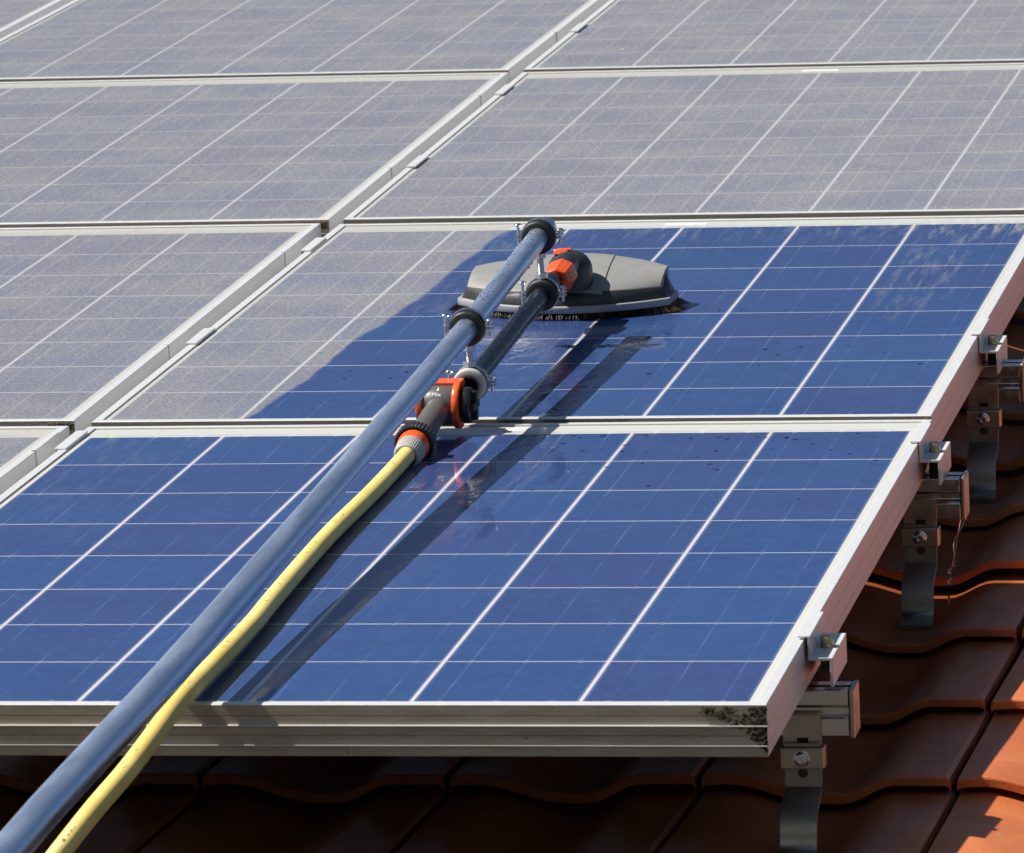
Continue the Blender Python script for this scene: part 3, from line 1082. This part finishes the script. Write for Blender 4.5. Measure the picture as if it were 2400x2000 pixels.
bt.add([m @ Vector(p) for p in [(-.0095, -.012, -.006), (.0095, -.012, -.006), (.0105, .012, -.006), (-.0105, .012, -.006),
        (-.0088, -.010, .0015), (.0088, -.010, .0015), (.0100, -.002, .0010), (-.0100, -.002, .0010), (.0100, .011, .0042), (-.0100, .011, .0042)]],
       [(0, 3, 2, 1), (0, 1, 5, 4), (4, 5, 6, 7), (7, 6, 8, 9), (1, 2, 8, 6, 5), (3, 0, 4, 7, 9), (2, 3, 9, 8)])
bt.build('button', M_ORANGE, bh, smooth=40, bevel=.0016, bseg=3)

# shut-off valve between tube and hose
VC = L(-.5325, 1.272, .0275)
mb = MB()
mb.rev(VC, (1, 0, 0), [(-.0185, .0225), (-.017, .0236), (.017, .0236), (.0185, .0225)], 44)
vb = mb.build('valve_body', M_VALVE, wb, smooth=45)
for x0, x1, nm in ((.0165, .0245, 0), (-.0245, -.0165, 1)):
    q = MB().rev(VC, (1, 0, 0), [(x0, .0215), (x0 + .0004, .0256), (x0 + .0016, .0264), (x1 - .0016, .0264), (x1 - .0004, .0256), (x1, .0215)], 44)
    q.build('end_band', M_ORANGE, vb, smooth=35)
q = MB()
m = Matrix.Translation(VC + Vector((0, .0085, .0235)))
q.box(-.0245, .0245, -.011, .013, -.004, .0036, m)
q.build('top_plate', M_ORANGE, vb, bevel=.0016, bseg=3)
kn = MB()
kn.rev(VC, (1, 0, 0), [(.0235, .0150), (.0255, .0150), (.0258, .0185), (.0275, .0205), (.0340, .0205), (.0362, .0190), (.0368, .013)], 36)
kn.box(VC.x + .0355, VC.x + .0425, VC.y - .0042, VC.y + .0042, VC.z - .0165, VC.z + .0165)
kn.box(VC.x + .0355, VC.x + .0418, VC.y - .0165, VC.y + .0165, VC.z - .0042, VC.z + .0042)
kn.build('knob', M_BLACK, vb, smooth=40, bevel=.0014)
# outlet to the tube
o0 = VC + Vector((.006, .018, .004))
ov = (TB0 + tdir * .03 - o0)
MB().rev(o0, ov, [(0, .0150), (ov.length * .6, .0150), (ov.length * .62, .0160), (ov.length * .95, .0160), (ov.length, .0120)], 36).build('outlet', M_BLACK, vb, smooth=45)
# inlet branch, ribbed collar
i0 = VC + Vector((0, -.012, -.0005))
i1 = L(-.5345, 1.105, .0105)
idir = (i1 - i0).normalized()
il = (i1 - i0).length
MB().rev(i0, idir, [(0, .0138), (.085, .0136), (.110, .0142), (.120, .0175), (.122, .0175)], 40).build('inlet', M_VALVE, vb, smooth=45)
rc = MB().rev(i0 + idir * .116, idir, [(0, .0170), (.0015, .0222), (.003, .0232), (.017, .0236), (.0185, .0228), (.019, .0205), (.008, .0190)], 72, rib=-.045, cap=False)
rc.build('ribbed_collar', M_DARK, vb, smooth=25)
MB().rev(i0 + idir * .119, idir, [(0, .0150), (.003, .0202), (.0035, .0202)], 40).build('collar_lining', M_DARKIN, vb, smooth=45)
# print on the valve body
def stamp(name, body, size, ang, dx, parent, mat):
    cu = bpy.data.curves.new(name, 'FONT')
    cu.body = body
    cu.size = size
    cu.align_x = 'CENTER'
    cu.align_y = 'CENTER'
    cu.extrude = .00008
    tmp = bpy.data.objects.new(name, cu)
    COL.objects.link(tmp)
    dg = bpy.context.evaluated_depsgraph_get()
    me = bpy.data.meshes.new_from_object(tmp.evaluated_get(dg))
    bpy.data.objects.remove(tmp)
    me.materials.clear()
    me.materials.append(mat)
    o = bpy.data.objects.new(name, me)
    COL.objects.link(o)
    o.parent = parent
    s_, c_ = math.sin(ang), math.cos(ang)
    z = Vector((0, -c_, s_))          # outward
    y = Vector((0, s_, c_))
    x = Vector((1, 0, 0))
    o.matrix_local = Matrix.Translation(VC + z * .02375 + x * dx) @ Matrix((x, y, z)).transposed().to_4x4()
    return o
stamp('print', 'Mix', .0072, rad(42), -.001, vb, M_INK)
ar = MB().add([(-.0012, -.003, 0), (.0012, -.003, 0), (.0004, .003, 0), (-.0001, .003, 0), (-.0012, -.003, .0001), (.0012, -.003, .0001), (.0004, .003, .0001), (-.0001, .003, .0001)],
              [(3, 2, 1, 0), (4, 5, 6, 7), (0, 1, 5, 4), (1, 2, 6, 5), (2, 3, 7, 6), (3, 0, 4, 7)])
ao = ar.build('arrow_mark', M_INK, vb)
a_ = rad(62)
zz, yy = Vector((0, -math.cos(a_), math.sin(a_))), Vector((0, math.sin(a_), math.cos(a_)))
ao.matrix_local = Matrix.Translation(VC + zz * .02372) @ Matrix((Vector((1, 0, 0)), yy, zz)).transposed().to_4x4()

# ------------------------------------------------------------------ garden hose
HO = Vector((-.5345, 1.10, .010))
hs = root('garden_hose', HO, 'yellow garden hose with orange and grey coupling, running down to the lower left', 'hose')
HOSE = [(-.5350, 1.120, .0108), (-.5335, 1.05, .0100), (-.5318, .8865, .0108), (-.5300, .6553, .0150), (-.5200, .38, .0195), (-.5144, .2561, .0212), (-.5112, .0863, .0238), (-.5098, -.054, .0252),
        (-.5085, -.1646, .019), (-.5138, -.2378, .008), (-.5269, -.300, -.008), (-.5450, -.3384, -.031), (-.5640, -.3640, -.055), (-.5850, -.394, -.080), (-.620, -.45, -.125), (-.66, -.53, -.20), (-.72, -.62, -.34)]
hp = smoothpath([Vector(p) - HO for p in HOSE], 10)
MB().tube(hp, .0096, 32).build('hose_line', M_HOSE, hs, smooth=60)
c0 = BO + i0 + idir * .118 - HO
MB().rev(c0, idir, [(0, .0160), (.002, .0178), (.022, .0180), (.030, .0170), (.034, .0150)], 40).build('coupling_ring', M_ORANGE, hs, smooth=40)
nt = MB().rev(c0 + idir * .024, idir, [(0, .0150), (.004, .0162), (.010, .0166), (.022, .0160), (.030, .0148), (.034, .0135), (.0345, .0098)], 80, rib=-.03, cap=False)
nt.build('hose_nut', M_NUT, hs, smooth=25)
MB().rev(c0 + idir * .0555, idir, [(0, .0112), (.0035, .0112)], 32).build('hose_seal', M_BLACK, hs, smooth=40)

# ------------------------------------------------------------------ water
# drip from the second rail cap: follows gravity (roof frame)
GV = Vector((0, -math.sin(PITCH), -math.cos(PITCH)))
d0 = Vector((.0605, 1.226, -.0935))
mb = MB()
pth, rr = [], []
for i in range(15):
    f_ = i / 14
    pth.append(Vector((-.012 * f_ ** .6 + .0012 * math.sin(f_ * 9), 0, 0)) + GV * (.055 * f_))
    rr.append(.0019 - .0006 * f_ + .0006 * math.sin(f_ * 14))
mb.tube(pth, rr, 10)
for k, (dist, r, l_) in enumerate([(.060, .0024, .004), (.071, .0023, .0045), (.092, .0014, .006), (.116, .0010, .007)]):
    mb.blob(Vector((-.0135 - dist * .02, 0, 0)) + GV * dist, r, r, l_, .1, 10, 6)
single(mb, 'water_drip', M_WATER, d0, 'thin stream of water dripping off a capped rail end', 'water', smooth=60)
# water creeping over the joint below the brush
mb = MB()
n = 90
random.seed(11)
vs, fs = [], []
prof_n = 7
for i in range(n + 1):
    f_ = i / n
    u = -.20 * .5 + .20 * f_
    env = math.sin(math.pi * f_) ** .35
    for k in range(prof_n):
        a = math.pi * k / (prof_n - 1)
        r = (.0028 + .0022 * rnd() * (.4 + .6 * abs(math.sin(f_ * 13)))) * env + .0004
        vs.append((u, -math.sin(a) * r * .9 - .0005, -.0012 - .006 * (k / (prof_n - 1)) - r * .2 + (rnd() - .5) * .0012))
for i in range(n):
    for k in range(prof_n - 1):
        fs.append((i * prof_n + k, (i + 1) * prof_n + k, (i + 1) * prof_n + k + 1, i * prof_n + k + 1))
for i in (0, n):
    fs.append(tuple(i * prof_n + k for k in range(prof_n)))
for i in range(n):
    fs.append((i * prof_n, (i + 1) * prof_n, (i + 1) * prof_n + prof_n - 1, i * prof_n + prof_n - 1))
mb.add(vs, fs)
single(mb, 'spilling_water', M_WATER, (-.43, 1.3437, -.0035), 'rippling water spilling over the frame joint beside the valve knob', 'water', smooth=80)
# beads of water on pole, tube and washed glass
random.seed(5)
mb = MB()
PMAT = {k: panel_matrix(*PM[k]) for k in 'AB'}
def bead_on(c, d, rad_, ang, s_):
    up = Vector((0, 0, 1))
    sd = d.cross(up).normalized()
    nn = (sd * math.sin(ang) + up * math.cos(ang)).normalized()
    p = c + nn * rad_
    mb.blob(p, s_, s_ * 1.2, s_, .15, 8, 5)
for i in range(170):
    v = random.uniform(1.28, 1.86) if rnd() < .85 else random.uniform(.9, 1.28)
    c, d = on_pole(v)
    bead_on(c + BO, d, .0128, random.gauss(-.1, .7), random.uniform(.0005, .0014))
for i in range(110):
    v = random.uniform(1.36, 1.73)
    bead_on(on_tube(v) + BO, tdir, .0116, random.gauss(.1, .9), random.uniform(.0005, .0013))
for i in range(26):
    v = random.uniform(1.40, 1.85)
    c, d = on_pole(v)
    bead_on(c + BO, d, .0128, math.pi - abs(random.gauss(0, .5)), random.uniform(.0010, .0018))
for i in range(45):
    p = PMAT['A'] @ Vector((random.uniform(-.47, -.02), 1.262 - abs(random.gauss(0, .13)), 0))
    s_ = random.uniform(.0008, .0024)
    mb.blob(p, s_ * random.uniform(1, 2.4), s_ * 1.2, s_ * .35, .3, 8, 4)
for i in range(34):
    p = PMAT['B'] @ Vector((random.choice([random.uniform(-.36, -.28), random.uniform(-.72, -.60), random.uniform(-.3, -.02)]), random.uniform(.03, .9), 0))
    s_ = random.uniform(.0007, .0020)
    mb.blob(p, s_ * random.uniform(1, 2.4), s_ * 1.2, s_ * .35, .3, 8, 4)
dr = mb.build('water_droplets', M_WATER, smooth=70)
dr.matrix_world = RX.copy()
dr['kind'] = 'stuff'
dr['label'] = 'small water beads on the pole, the tube and the washed glass'
